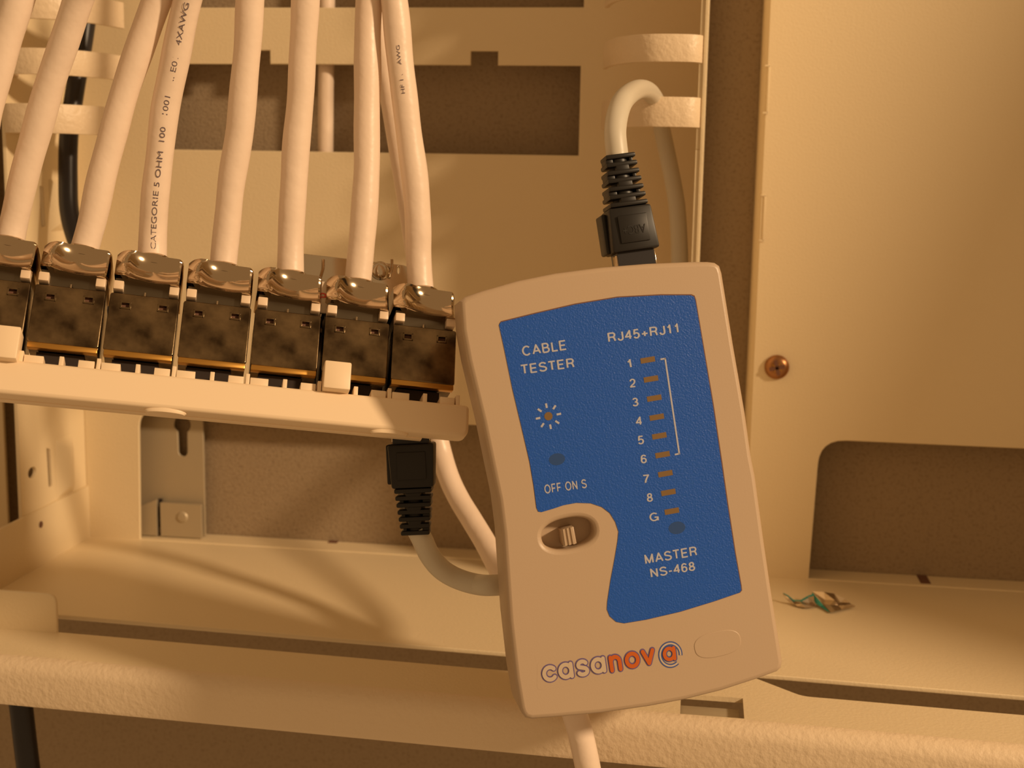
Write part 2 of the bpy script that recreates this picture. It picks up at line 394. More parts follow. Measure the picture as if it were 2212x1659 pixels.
# rounded bend and front apron of the lip
zbot = atY(350, 1560, yl(-.13) - .0042).z
zb2 = zbot - SH
RB = .0042
def bend(r, back):
    o = [(-r * math.sin(a), -RB + r * math.cos(a)) for a in [i * math.pi / 2 / 10 for i in range(11)]]
    return o
outer = bend(RB, .001) + [(-RB, zb2 + .0016), (-RB + .0004, zb2 + .0005), (-RB + .0016, zb2), (.006, zb2)]
inner = bend(RB - T, .001) + [(-RB + T, zb2 + T + .0004), (-RB + T + .0006, zb2 + T), (.006, zb2 + T)]
sec = outer + inner[::-1]
bm = MB(); ends = [[bm.bm.verts.new((x, yl(x) + p[0], SH + p[1])) for p in sec] for x in (A, Bx)]
for i in range(len(sec)):
    k = (i + 1) % len(sec); bm.bm.faces.new((ends[0][i], ends[0][k], ends[1][k], ends[1][i]))
ap = bm.build('lip_apron', PAINT2, lip)
# steel strip under the square hole
st = MB(); st.box(hx0 - .003, hx1 - .0008, hy0 - .002, hy1 - .0012, SH - .0045, SH - .0025)
st.build('steel_strip', ZINC, lip, bevel=.0002)
# upstanding tab on the lip at the left end of the slot
yt = yb_(-.19) - .0012
tp = [atY(-40, 1272, yt), atY(121, 1284, yt), atY(121, 1358, yt), atY(-40, 1350, yt)]
xr = (tp[1].x + tp[2].x) / 2
sheet('lip_tab', [rnd([(A, SH - .0005), (xr, SH - .0005), (xr, tp[1].z), (A, tp[0].z)], [0, 0, .003, 0])], T, .0003, PAINT, lip, FY(yt))
# left wall of the tray
tw = MB(); tw.box(XL - .0002, XL + .0010, -0.0835, 0.0, SH - .001, -0.1093)
tw = tw.build('tray_wall', PAINT, cab, bevel=.0003)
for q, par in ((atX(88, 1133, XL + .001), tw),):
    MB().lathe([(0, .0002), (.0011, .0002), (.0011, -.0004)], 16, Matrix.Translation(q) @ Matrix.Rotation(math.pi / 2, 4, 'Y')).build('punched_hole', RECESS, par)
q = atY(187, 1136, -.0002)
MB().lathe([(0, .0009), (.0009, .0006), (.0013, 0)], 16, Matrix.Translation(q) @ Matrix.Rotation(math.pi / 2, 4, 'X')).build('corner_rivet', ZINC, cab)
# zinc wall bracket behind the lower left cut-out
yk = 0.0082
k0, k1 = atY(343, 1000, yk).x, atY(440, 1000, yk).x
kc = atY(394, 940, yk); ks = atY(397, 985, yk)
key = []
for k in range(25):
    a = math.radians(-55 + 290 * k / 24); key.append((kc.x + .0031 * math.cos(a), kc.z + .0038 + .0031 * math.sin(a)))
zs = kc.z - .0060
key = [(kc.x + .0017, zs)] + [p for p in key] + [(kc.x - .0017, zs)] + [(kc.x + .0017 * math.cos(a), zs + .0017 * math.sin(a)) for a in [math.pi + math.pi * k / 10 for k in range(1, 10)]]
wb = sheet('wall_bracket', [[(-.206, SH + .0004), (k1, SH + .0004), (k1, -.06), (-.206, -.06)], key], .0012, .0002, ZINC, cab, FY(yk))
zz = atY(390, 1083, yk).z
fo = MB(); fo.hull([(x, y, z) for x, z in ((k0 - .009, SH + .0004), (k0 + .0002, SH + .0004), (k0 + .0002, zz + .001), (k0 - .009, zz - .003)) for y in (yk - .0036, yk - .0024)])
fo.box(k0 + .0016, k1, yk - .0034, yk - .0022, SH + .0004, zz)
fo.build('bracket_foot', ZINC, wb)
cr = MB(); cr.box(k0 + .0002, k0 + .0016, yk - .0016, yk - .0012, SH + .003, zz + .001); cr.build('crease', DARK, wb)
q = atY(394, 1117, yk - .0034)
MB().lathe([(0, .0007), (.0016, .0005), (.0021, 0), (.0021, -.0006)], 20, Matrix.Translation(q) @ Matrix.Rotation(math.pi / 2, 4, 'X')).build('bracket_screw', ZINC, wb)
MB().lathe([(0, .001), (.0019, .0008), (.0026, -.001), (.0026, -.003)], 20, Matrix.Translation((kc.x, yk + .0015, kc.z + .009)) @ Matrix.Rotation(math.pi / 2, 4, 'X')).build('fixing_screw', COPPER, wb)
# unseen right side wall, added with a slanted edge to shade the right plate 
ed = lambda z: -0.224 + .32 * (z - .147)
sheet('shade_wall', [[(ed(zlow) , zlow), (T, zlow), (T, 0.50), (ed(.50), 0.50)]], .0015, .0003, PAINT, cab, FX(0.4015))
# cross-head screw in the right plate
q = atY(1678, 793, -.0004)
sc_m = Matrix.Translation(q) @ Matrix.Rotation(math.pi / 2, 4, 'X') @ Matrix.Rotation(.25, 4, 'Z')
scr = MB().lathe([(0, .0019), (.0011, .0019), (.0024, .0017), (.0034, .0011), (.0039, .0004), (.0039, -.0006)], 32, sc_m).build('plate_screw', COPPER, rp)
r = MB()
for a in (0, math.pi / 2): r.box(-.0025, .0025, -.00055, .00055, .0012, .00200, 0, sc_m @ Matrix.Rotation(a, 4, 'Z'))
r.build('cross_recess', RECESS, scr)
r = MB()
for k in range(4): r.box(.0006, .0019, -.00012, .00012, .0015, .00199, 0, sc_m @ Matrix.Rotation(math.pi / 4 + k * math.pi / 2, 4, 'Z'))
r.build('star_notch', BRASS, scr)

# ================================================================== PATCH PANEL AND JACKS
cam3 = lambda a, bb, c: RIGHT * a + UP * bb + FWD * c
U = cam3(1, -.105, .23).normalized(); V0 = cam3(.023, 1, .38)
N = U.cross(V0).normalized()
PF = frame(P(380, 783, 0.2845), U, N)
LL = [(-102, 727), (56, 745), (218, 764), (380, 783), (537, 798), (697, 816), (844, 828)]
us = [on(PF, *p) for p in LL]
pitch = (us[6].x - us[1].x) / 5.0
base_u = sum(us[i].x - pitch * (i - 3) for i in range(1, 7)) / 6; base_v = sum(us[i].y for i in range(1, 7)) / 6
JW, JH, CH = pitch * 0.945, on(PF, 395, 648).y - base_v, 0
CH = (on(PF, 414, 566).y - on(PF, 395, 648).y) * 1.22
panel = thing('patch_bay', PF @ Matrix.Translation((base_u, base_v - .011, 0)), 'ivory plastic patch panel bar holding the row of metal jacks', 'patch panel')
PL = panel.matrix_world.copy()
up = lambda px, py, h=0: on(PL, px, py, h)
FN = 0.0022                                            # front of the bar ahead of the jack shells
u1 = up(1014, 905, FN).x; u0 = -0.12
vt = (up(200, 790, FN).y + up(800, 857, FN).y) / 2; vb = (up(200, 868, FN).y + up(700, 913, FN).y) / 2
sheet('bar', [rnd([(u0, vb), (u1, vb), (u1, vt), (u0, vt)], [0, .0022, .0012, 0])], .0046, .0008, PLASTIC, panel, None, FN)
rim = MB(); rim.box(u0, u1 - .010, vb - .0002, vb + .001, FN - .0060, FN - .0040, .0002); rim.build('bottom_rim', PLASTIC, panel)
for pa, pb in (((312, 872), (404, 880)), ((802, 920), (884, 930))):
    a, c = up(*pa, FN).x, up(*pb, FN).x; h = MB()
    h.lathe([(0, -.0006), ((c - a) / 2 - .0004, -.0006), ((c - a) / 2, -.0002), ((c - a) / 2, .0009), (0, .0009)], 40, Matrix.Translation(((a + c) / 2, vb - .0001, FN - .0019)) @ Matrix.Rotation(-math.pi / 2, 4, 'X') @ Matrix.Diagonal((1, .36, 1, 1)))
    h.build('release_button', PLASTIC, panel)
te = MB()
jx = lambda i: pitch * (i - 3)
for i in range(-2, 7):
    x = jx(i)
    for f0, f1, hi in ((.02, .27, .0016), (.47, .53, .0020), (.72, .93, .0016), (.955, 1.01, .0024)):
        te.box(x + pitch * f0, x + pitch * f1, vt - .001, vt + hi, -.003, FN - .0006)
te.build('rib_row', PLASTIC, panel, bevel=.0001)
for pa, pb, pc in (((702, 778), (757, 830), 0), ((-20, 700), (38, 762), 0)):
    a, c = up(*pa, FN + .002), up(*pb, FN + .002)
    MB().box(a.x, c.x, c.y - .0015, a.y, -.001, FN + .0024, .0004).build('clip_tab', PLASTIC, panel)
# steel earthing clip rising behind the jacks
NB = -.017
e0, e1 = up(640, 560, NB), up(884, 620, NB)
cl = sheet('earthing_clip', [rnd([(e0.x, .004), (e1.x, .004), (e1.x, up(870, 572, NB).y), (e0.x, up(700, 553, NB).y)], [0, 0, .002, .002]), oval(*up(861, 583, NB), .0003, .0010)], .0011, .0002, STEEL, panel, None, NB)
for px in (700, 848):
    t_, b__ = up(px - 2, 562, NB), up(px - 8, 600, NB)
    MB().tube([Vector((t_.x, t_.y, NB + .0002)), Vector(((t_.x + b__.x) / 2 + .0003, (t_.y + b__.y) / 2, NB + .0004)), Vector((b__.x, b__.y, NB + .0002))], .0004, 10).build('pressed_crease', CHROME, cl)
q = up(821, 585, NB)
MB().lathe([(0, .0012), (.0008, .0012), (.0016, .0010), (.0023, .0004), (.0026, -.0002)], 28, Matrix.Translation((q.x, q.y, NB + .0002))).build('clip_screw', STEEL, cl)
lb = up(698, 640, -.004)
mk = MB(); mk.box(lb.x - .0022, lb.x + .0022, lb.y - .004, lb.y + .004, -.0052, -.0045); mk = mk.build('marker_label', HOLLOW, panel)
tm = fit_text(text_mesh('P', .01), (lb.x - .0008, lb.y - .0010), (lb.x + .0007, lb.y - .0011), .0021); tm.transform(Matrix.Translation((0, 0, -.0044))); link('lettering', tm, REDINK, mk)

# one jack, in its own frame: origin at the lower left front corner, x along the row, y up, z to the front
JD = .0150
ML = PL @ Matrix.Translation((jx(3), .011, 0))
jl = lambda px, py, h=0: on(ML, px, py, h)
def make_jack():
    j = thing('keystone_jack', ML, '', 'jack')
    w1 = [on(PL @ Matrix.Translation((jx(5), .011, 0)), *p) for p in ((734, 711), (809, 717))]
    holes = [rect(p.x - .00085, p.x + .00085, p.y - .0005, p.y + .0005) for p in w1]
    sheet('shell_face', [rect(0, JW, .0012, JH, .0006, 3)] + holes, .0008, .0003, SHELL, j)
    rm = MB()
    for p in w1:
        for (a, c, d, e) in ((-.0012, -.0008, -.0009, .0009), (.0008, .0012, -.0009, .0009), (-.0012, .0012, -.0009, -.0005), (-.0012, .0012, .0005, .0009)):
            rm.box(p.x + a, p.x + c, p.y + d, p.y + e, -.0001, .00018)
    rm.build('window_rim', SHELL, j, bevel=.00006)
    bd = MB(); bd.box(.0002, JW - .0002, .0006, JH - .0003, -JD, -.0014, .0002); bd.build('housing', SHELL, j)
    dk = MB(); dk.box(.0012, JW - .0012, .002, JH - .0008, -.0014, -.0008); dk.build('shell_lining', RECESS, j)
    br = MB(); br.box(.0002, JW - .0002, 0, .0013, -.002, -.0001, .0002); br.build('brass_rim', BRASS, j)
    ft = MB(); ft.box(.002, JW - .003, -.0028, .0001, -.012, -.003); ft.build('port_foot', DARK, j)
    # neck between shell and cap: recessed band, two studs, one pin
    y0, y1 = JH - .0003, JH + CH * .36
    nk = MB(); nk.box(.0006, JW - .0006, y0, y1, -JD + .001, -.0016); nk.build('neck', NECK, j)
    for a, c in ((.0004, .0026), (JW - .0025, JW - .0004)):
        MB().box(a, c, JH + CH * .07, JH + CH * .25, -.003, .0003, .00025).build('stud', STUD, j)
    MB().tube([Vector((JW * .49, JH - .0002, -.0010)), Vector((JW * .49, JH + CH * .09, -.0010))], .0003, 10).build('pin', CHROME, j)
    # cap: scooped chrome hood with a left facet and a rolled lower lip
    cb = MB(); nx, ny = 34, 20; g = []
    ytop = JH + CH
    for iy in range(ny + 1):
        t = iy / ny; row = []
        for ix in range(nx + 1):
            s = ix / nx
            ylo = JH + CH * (.30 + .16 * max(0, 1 - s / .32) ** 1.6) - CH * .06 * s
            yhi = ytop - CH * .10 * max(0, (s - .55) / .45) ** 2 - CH * .05 * max(0, 1 - s / .1) ** 2
            y = ylo + (yhi - ylo) * t
            e = min(1, s / .17)
            lipz = .0013 * math.exp(-(t / .10) ** 2) * e
            cx_, cy_ = (s - .60) / .48, (t - .55) / .62
            scoop = -.0030 * max(0, 1 - cx_ ** 2 - cy_ ** 2) * 1.0
            facet = -.0022 * (1 - e) ** 1.2
            edge = -.0016 * max(0, (s - .94) / .06) ** 2
            row.append(cb.bm.verts.new((JW * .005 + JW * .985 * s, y, -.0002 + lipz + scoop + facet + edge - .0018 * t * t)))
        g.append(row)
    for iy in range(ny):
        for ix in range(nx): cb.bm.faces.new((g[iy][ix], g[iy][ix + 1], g[iy + 1][ix + 1], g[iy + 1][ix]))
    rim_ = [v for v in g[0]] + [r_[-1] for r_ in g[1:]] + [v for v in g[-1][::-1][1:]] + [r_[0] for r_ in g[::-1][1:-1]]
    bk = [cb.bm.verts.new((v.co.x, v.co.y, -JD)) for v in rim_]; m_ = len(rim_)
    for i in range(m_): cb.bm.faces.new((rim_[i], rim_[(i + 1) % m_], bk[(i + 1) % m_], bk[i]))
    cb.bm.faces.new(bk)
    cb.build('cap', CHROME, j)
    co = MB(); co.lathe([(.0046, -.001), (.0046, .0012), (.0040, .0018), (.0037, .0018)], 28, Matrix.Translation((JW * .52, ytop - .0006, -JD * .55)) @ Matrix.Rotation(-math.pi / 2, 4, 'X'))
    co.build('cable_entry', CHROME, j)
    return j
jack = make_jack()
jlab = {0: 'metal keystone jack cut off by the left edge of the photo', 1: 'second metal keystone jack from the left in the row', 2: 'metal keystone jack third from the left, its cable carrying a long line of black print',
        3: 'metal keystone jack in the middle of the row of seven', 4: 'metal keystone jack left of the one behind the ivory clip tab', 5: 'metal keystone jack standing behind the ivory clip tab on the bar', 6: 'metal keystone jack at the right end of the row beside the cable tester'}
kids = list(jack.children)
for i in range(0, 7):
    if i == 3: o = jack
    else:
        o = jack.copy(); C.objects.link(o)
        M = PL @ Matrix.Translation((jx(i), .011, 0)); o.matrix_world = M; o.matrix_basis = M
        for k in kids:
            c = k.copy(); C.objects.link(c); c.parent = o
    tag(o, jlab[i], 'jack', 'metal keystone jacks in the patch panel')

# ================================================================== CABLES
def cable(name, pts, r, m, label, group=None, wob=0.0, per=12, seed=0):
    path = spline(pts, per); rd = random.Random(seed); ph = [rd.uniform(0, 6.28) for _ in range(4)]
    L = [0.0]
    for a, c in zip(path, path[1:]): L.append(L[-1] + (c - a).length)
    if wob:
        for p, l in zip(path, L):
            e = min(1, l / .02)
            p += RIGHT * wob * e * (math.sin(l * 130 + ph[0]) + .5 * math.sin(l * 310 + ph[1])) 
    rr = [r * (1 + (.02 * math.sin(l * 170 + ph[2]) + .015 * math.sin(l * 390 + ph[3]) if wob else 0)) for l in L]
    o = MB().tube(path, rr, 28).build(name, m)
    return tag(o, label, 'cable', group), path, L
def jack_top(i):
    return PL @ Matrix.Translation((jx(i), .011, 0)) @ Vector((JW * .52, JH + CH - .0015, -JD * .55))
cab_px = {
 0: [(30, 480), (52, 380), (88, 250), (130, 120), (169, 0), (204, -110)],
 1: [(198, 480), (221, 380), (255, 253), (291, 130), (339, 0), (386, -120)],
 2: [(330, 500), (337, 400), (356, 253), (380, 120), (404, 0), (430, -120)],
 3: [(487, 520), (498, 420), (517, 290), (530, 140), (541, 0), (552, -120)],
 4: [(628, 530), (634, 420), (645, 253), (653, 120), (660, 0), (666, -120)],
 5: [(780, 540), (788, 440), (793, 253), (795, 130), (796, 0), (798, -120)],
 6: [(904, 550), (902, 470), (889, 325), (871, 181), (850, 0), (836, -120)]}
dtop = {0: .273, 1: .284, 2: .280, 3: .286, 4: .290, 5: .305, 6: .3005}
cab_pts = {}
for i, pp in cab_px.items():
    d0 = (jack_top(i) - EYE).dot(FWD); n_ = len(pp)
    cab_pts[i] = [(x, y, d0 + (dtop[i] - d0) * (k / (n_ - 1)) ** 1.3) for k, (x, y) in enumerate(pp)]
clab = {0: 'white network cable running up from the leftmost, half-seen metal jack', 1: 'white network cable from the second jack from the left, leaning to the right', 2: 'white network cable with a long line of black print along it',
        3: 'plain white network cable from the middle jack, left of the upper cut-out notch', 4: 'plain white network cable from the fifth jack from the left', 5: 'white network cable from the jack behind the ivory clip tab', 6: 'rightmost white network cable, short black print near its top, next to the tester'}
paths = {}
for i, pp in cab_pts.items():
    s0 = jack_top(i); x_, y_, d_ = pp[-1]; pts = [s0] + [P(*p) for p in pp] + [P(x_ + (x_ - pp[-2][0]) * 2, y_ - 300, d_ - .004)]
    paths[i] = cable('network_cable', pts, .00316, CABLE, clab[i], 'white network cables', wob=.00013, seed=i)
cable('network_cable', [PL @ Matrix.Translation((jx(-1), .011, 0)) @ Vector((JW * .52, -.009, -.004)), jack_top(-1), P(-60, 400, .285), P(-25, 230, .283), P(5, 110, .281), P(38, 0, .279), P(75, -120, .277), P(150, -400, .274)], .0033, CABLE, 'white network cable crossing the upper left corner of the photo', 'white network cables', wob=.0001, seed=11)
def print_on(entry, s, l0, l1, h, r, off=0.0, par=None):
    """ink line that follows a cable: runs along its length, wrapped on the side that faces the room"""
    o, path, L = entry; me = text_mesh(s, .0)
    xs = [v.co.x for v in me.vertices]; ys = [v.co.y for v in me.vertices]; x0, x1 = min(xs), max(xs); y1 = max(ys)
    for v in me.vertices:
        l = l0 + (v.co.x - x0) / (x1 - x0) * (l1 - l0); k = 0
        while k < len(L) - 2 and L[k + 1] < l: k += 1
        f = (l - L[k]) / (L[k + 1] - L[k]); p = path[k].lerp(path[k + 1], f); t = (path[k + 1] - path[k]).normalized()
        n = -FWD; n = (n - t * n.dot(t)).normalized(); q = n.cross(t)
        a = ((v.co.y / y1 - .5) * h + off) / r
        v.co = p + (n * math.cos(a) + q * math.sin(a)) * (r * 1.025)
    link('lettering', me, INK, o)
print_on(paths[2], 'CATEGORIE 5 OHM  100   1001    .. E01   4XAWG   AAA  HF', .0045, .074, .00115, .00316, off=-.0010)
print_on(paths[6], 'HF 1 .    AWG', .0495, .0605, .0008, .00316, off=.0)
# black cables on the left
cable('black_cable', [P(230, 700, .40), P(180, 560, .408), P(152, 470, .412), P(147, 390, .414), P(149, 290, .416), P(162, 195, .418), P(180, 90, .42), P(192, 0, .42), P(205, -120, .42), P(225, -420, .42)], .0030, BLACK, 'black cable hanging behind the left cable fingers')
cable('black_cable', [P(40, 1495, .378), P(46, 1530, .378), P(54, 1600, .378), P(64, 1680, .379), P(80, 1800, .38), P(110, 2200, .385)], .0033, BLACK, 'black cable below the tray lip at the bottom left corner')
# dim cable behind the back plate
cable('network_cable', [Vector((atY(702, 400, .0052).x, .0055, -.02)), Vector((atY(703, 230, .0052).x, .0055, .02)), Vector((atY(706, 0, .0052).x, .0055, .056)), Vector((atY(712, -100, .0052).x, .0055, .10))], .0026, CABLE, 'pale cable seen through the upper cut-outs, running behind the back plate', 'white network cables')
# big white cable that drops from the panel, behind the tester and over the lip
cable('network_cable', [P(785, -420, .338), P(800, -120, .338), P(812, 0, .338), P(830, 120, .338), P(852, 250, .338), P(880, 420, .340), P(903, 575, .345), P(916, 730, .357), P(926, 860, .366), P(949, 961, .368), P(968, 1027, .365), P(991, 1077, .362), P(1022, 1128, .357), P(1054, 1182, .350), P(1105, 1280, .333), P(1170, 1400, .310), P(1222, 1490, .3010), P(1247, 1560, .3004), P(1258, 1603, .3010), P(1270, 1659, .303), P(1290, 1760, .310), P(1330, 1950, .330), P(1360, 2200, .350)], .0030, CABLE, 'white cable hidden behind the rightmost printed one, hanging out below the tester', 'white network cables')

# ================================================================== CABLE TESTER
YAW = math.radians(7.0)
tn = (-FWD * math.cos(YAW) + RIGHT * math.sin(YAW)).normalized()
TO = P(1350, 1060, 0.280)
tu = cam3(1, .1435, 0)
TF = frame(TO, tu, tn)
tl = lambda px, py, h=0: on(TF, px, py, h)
PX = 0.280 / FPX                                     # size of one picture point on the tester, in metres
tester = thing('cable_tester', TF, 'beige handheld cable tester with blue label, leaning on the tray lip', 'cable tester')
outl = [(994, 650), (998, 714), (1010, 779), (1023, 833), (1042, 912), (1062, 1009), (1077, 1081), (1086, 1153), (1092, 1240), (1099, 1341), (1113, 1464), (1124, 1530), (1128, 1542), (1136, 1552), (1150, 1555),
        (1200, 1551), (1300, 1542), (1400, 1528), (1480, 1513), (1560, 1493), (1640, 1467), (1680, 1452), (1689, 1444), (1692, 1430), (1681, 1360), (1666, 1265), (1652, 1169), (1633, 1029), (1624, 984), (1611, 891), (1585, 740), (1561, 590), (1556, 574), (1546, 567), (1530, 565),
        (1500, 565), (1400, 569), (1300, 577), (1200, 590), (1120, 606), (1040, 629), (1005, 641)]
def loop(pts): return [tl(*p) for p in pts]
ko = tl(1228, 1153); sa = 0.045
well = oval(ko.x, ko.y, 58 * PX, 33 * PX, sa, 2.3)
THK = .0172
case = sheet('case', [loop(outl), well], THK, .00105, CASE, tester)
# rear half, a little smaller, with the parting line between
ctr = tl(1345, 1060)
sheet('rear_shell', [[ctr + (p - ctr) * .982 for p in loop(outl)]], .003, .0008, CASE, case, None, -THK + .0010)
fl = MB(); fl.box(ko.x - .009, ko.x + .009, ko.y - .006, ko.y + .006, -.0062, -.0052); fl.build('switch_well', CASE, case)
kp = [tl(1213, 1145), tl(1240, 1138), tl(1247, 1175), tl(1218, 1180)]
kb = MB(); kb.hull([(p.x, p.y, z) for p in kp for z in (-.0053, -.0006)])
sw_ = kb.build('switch_slider', CASE, tester, bevel=.00015)
kr = MB()
for f in (.2, .5, .8):
    a = kp[0].lerp(kp[1], f); c = kp[3].lerp(kp[2], f); d = Vector((.00022, 0))
    kr.hull([(q.x, q.y, z) for q in (a - d, a + d, c + d, c - d) for z in (-.0007, -.0003)])
kr.build('slider_ribs', CASE, sw_)
blue = [(1078, 702), (1082, 696), (1155, 678), (1242, 658), (1333, 643), (1426, 638), (1492, 638), (1499, 641), (1502, 650), (1518, 746), (1540, 878), (1558, 1000), (1570, 1084), (1587, 1193), (1600, 1265), (1601, 1275), (1597, 1280),
        (1541, 1299), (1469, 1321), (1396, 1338), (1348, 1346), (1331, 1343), (1317, 1331), (1311, 1316), (1312, 1299), (1319, 1253), (1328, 1205), (1334, 1169), (1336, 1148), (1329, 1127), (1317, 1108), (1300, 1095), (1276, 1087), (1245, 1086), (1218, 1091), (1194, 1099), (1170, 1106), (1163, 1105), (1159, 1097), (1153, 1050), (1144, 997), (1126, 920), (1107, 840), (1090, 757)]
bl = loop(blue)
bc = Vector((sum(p.x for p in bl) / len(bl), sum(p.y for p in bl) / len(bl)))
sheet('label_shadow_rim', [[p + (p - bc).normalized() * .00016 + Vector((.00010, .00008)) for p in bl]], .0001, 0, RECESS, case, None, .00004)  # shadow line of the inset label, painted as a dark offset rim
lab = sheet('label', [bl], .0002, 0, BLUE, tester, None, .00012)
tag(lab, 'blue label with white lettering')
Z1 = .00017
def words(s, a, c, cap, m=PRINT, off=.15, sp=1.0, name='lettering', z=Z1, par=None, ref=0):
    me = fit_text(stroke_text(s, off, .10), tl(*a), tl(*c), cap * PX, 1.0)
    me.transform(Matrix.Translation((0, 0, z))); return link(name, me, m, par or lab)
words('CABLE', (1129, 770), (1223, 756), 22); words('TESTER', (1127, 809), (1241, 794), 21)
words('RJ45+RJ11', (1314, 740), (1466, 719), 21)
words('OFF ON S', (1177, 1067), (1268, 1054), 20, off=.14)
words('MASTER', (1394, 1219), (1506, 1200), 21); words('NS-468', (1406, 1248), (1502, 1232), 20)
nums = [('1', 1361, 795), ('2', 1367, 837), ('3', 1373, 878), ('4', 1380, 919), ('5', 1385, 960), ('6', 1391, 1001), ('7', 1397, 1044), ('8', 1404, 1084), ('G', 1413, 1126)]
leds = [(1399, 777.5), (1406, 818.6), (1413, 860), (1418.5, 901), (1424, 941.5), (1431, 982), (1437, 1023), (1443.5, 1063.5), (1451, 1104)]
for (s, x, y), (lx, ly) in zip(nums, leds):
    wv = {'1': 4, 'G': 10}.get(s, 6.5)
    words(s, (x - wv, y + .6), (x + wv, y - .9), 19)
    p = tl(lx, ly); m_ = Matrix.Translation((p.x, p.y, 0)) @ Matrix.Rotation(.02, 4, 'Z')
    MB().box(-16 * PX, 16 * PX, -5.8 * PX, 5.8 * PX, 0, .00016, 0, m_).build('led_window', LEDM, lab)
def stroke(pts, wd, z=Z1, m=PRINT, name='lettering', par=None):
    b = MB()
    for a, c in zip(pts, pts[1:]):
        d = (c - a).normalized() * wd / 2; n = Vector((-d.y, d.x)); a2, c2_ = a - d, c + d
        b.bm.faces.new([b.bm.verts.new((q.x, q.y, z)) for q in (a2 - n, c2_ - n, c2_ + n, a2 + n)])
    return b.build(name, m, par or lab)
stroke([tl(1428, 776), tl(1436.5, 774.5), tl(1467, 980), tl(1459, 981.5)], 3.6 * PX, name='bracket_line')
s0 = tl(1184.5, 899)
MB().lathe([(0, .00016), (9 * PX, .00016)], 24, Matrix.Translation((s0.x, s0.y, 0))).build('power_led', LEDM, lab)
sb = MB()
for k in range(8):
    a = k * math.pi / 4 + .05 + math.pi / 8 * 0; d = Vector((math.cos(a), math.sin(a))); n = Vector((-d.y, d.x)) * 2.2 * PX
    q0, q1 = s0 + d * 18 * PX, s0 + d * 28 * PX
    sb.bm.faces.new([sb.bm.verts.new((q.x, q.y, Z1)) for q in (q0 - n, q1 - n, q1 + n, q0 + n)])
sb.build('sun_rays', PRINT, lab)
for px, py, rr in ((1203, 992, 16), (1462, 1140, 17)):
    p = tl(px, py); MB().lathe([(0, .00014), (rr * PX, .00014)], 24, Matrix.Translation((p.x, p.y, 0)) @ Matrix.Diagonal((1.1, .8, 1, 1))).build('hidden_window', SMUDGE, lab)
# maker's word under the label: hollow letters, then filled ones, then an at sign
def logo_word(s, a, c, xh, fill, line):
    for wd, z, m, nm in ((.38, .00006, line, 'logo_outline'), (.24, .00018, fill, 'logo_fill')):
        g = stroke_text(s, wd, .10, True); r0 = stroke_text(s, .40, .10, True); rx = [v.co.x for v in r0.vertices]
        A_, C_ = tl(*a), tl(*c); d = C_ - A_
        S = Matrix.Diagonal((d.length / (max(rx) - min(rx)), xh * PX, 1, 1))
        g.transform(Matrix.Translation((A_.x, A_.y, z)) @ Matrix.Rotation(math.atan2(d.y, d.x), 4, 'Z') @ S @ Matrix.Translation((-min(rx), 0, 0)))
        bpy.data.meshes.remove(r0); link(nm, g, m, logo_o)
# carrier of the word: a barely raised pad of the case plastic
lp = loop([(1160, 1492), (1478, 1438), (1474, 1380), (1160, 1432)])
logo_o = sheet('logo_field', [rnd(lp, .001)], .0001, 0, CASE, tester, None, .000012)
logo_word('casa', (1171, 1476), (1313, 1452), 37, HOLLOW, VIOLET)
logo_word('nov', (1316, 1453), (1420, 1434), 37, ORANGE, VIOLET)
logo_word('a', (1431, 1431), (1464, 1426), 33, ORANGE, NAVY)
ac = tl(1448, 1414)
def ring(r0, r1, z, m, nm):
    b = MB(); n = 44; e = []
    for k in range(n + 1):
        a = math.radians(-12 + 318 * k / n)
        e.append([b.bm.verts.new((ac.x + r * 1.0 * math.cos(a), ac.y + r * 1.08 * math.sin(a), z)) for r in (r0, r1)])
    for A_, C_ in zip(e, e[1:]): b.bm.faces.new((A_[0], A_[1], C_[1], C_[0]))
    b.build(nm, m, logo_o)
ring(18.5 * PX, 27 * PX, .00005, NAVY, 'logo_outline'); ring(21.0 * PX, 24.4 * PX, .00009, HOLLOW, 'logo_fill')
# thumb recess at the lower right
oc = tl(1550, 1391)
sheet('thumb_mark', [oval(oc.x, oc.y, 53 * PX, 28 * PX, .05, 2.6)], .0006, .00018, CASE, case, None, .00010)

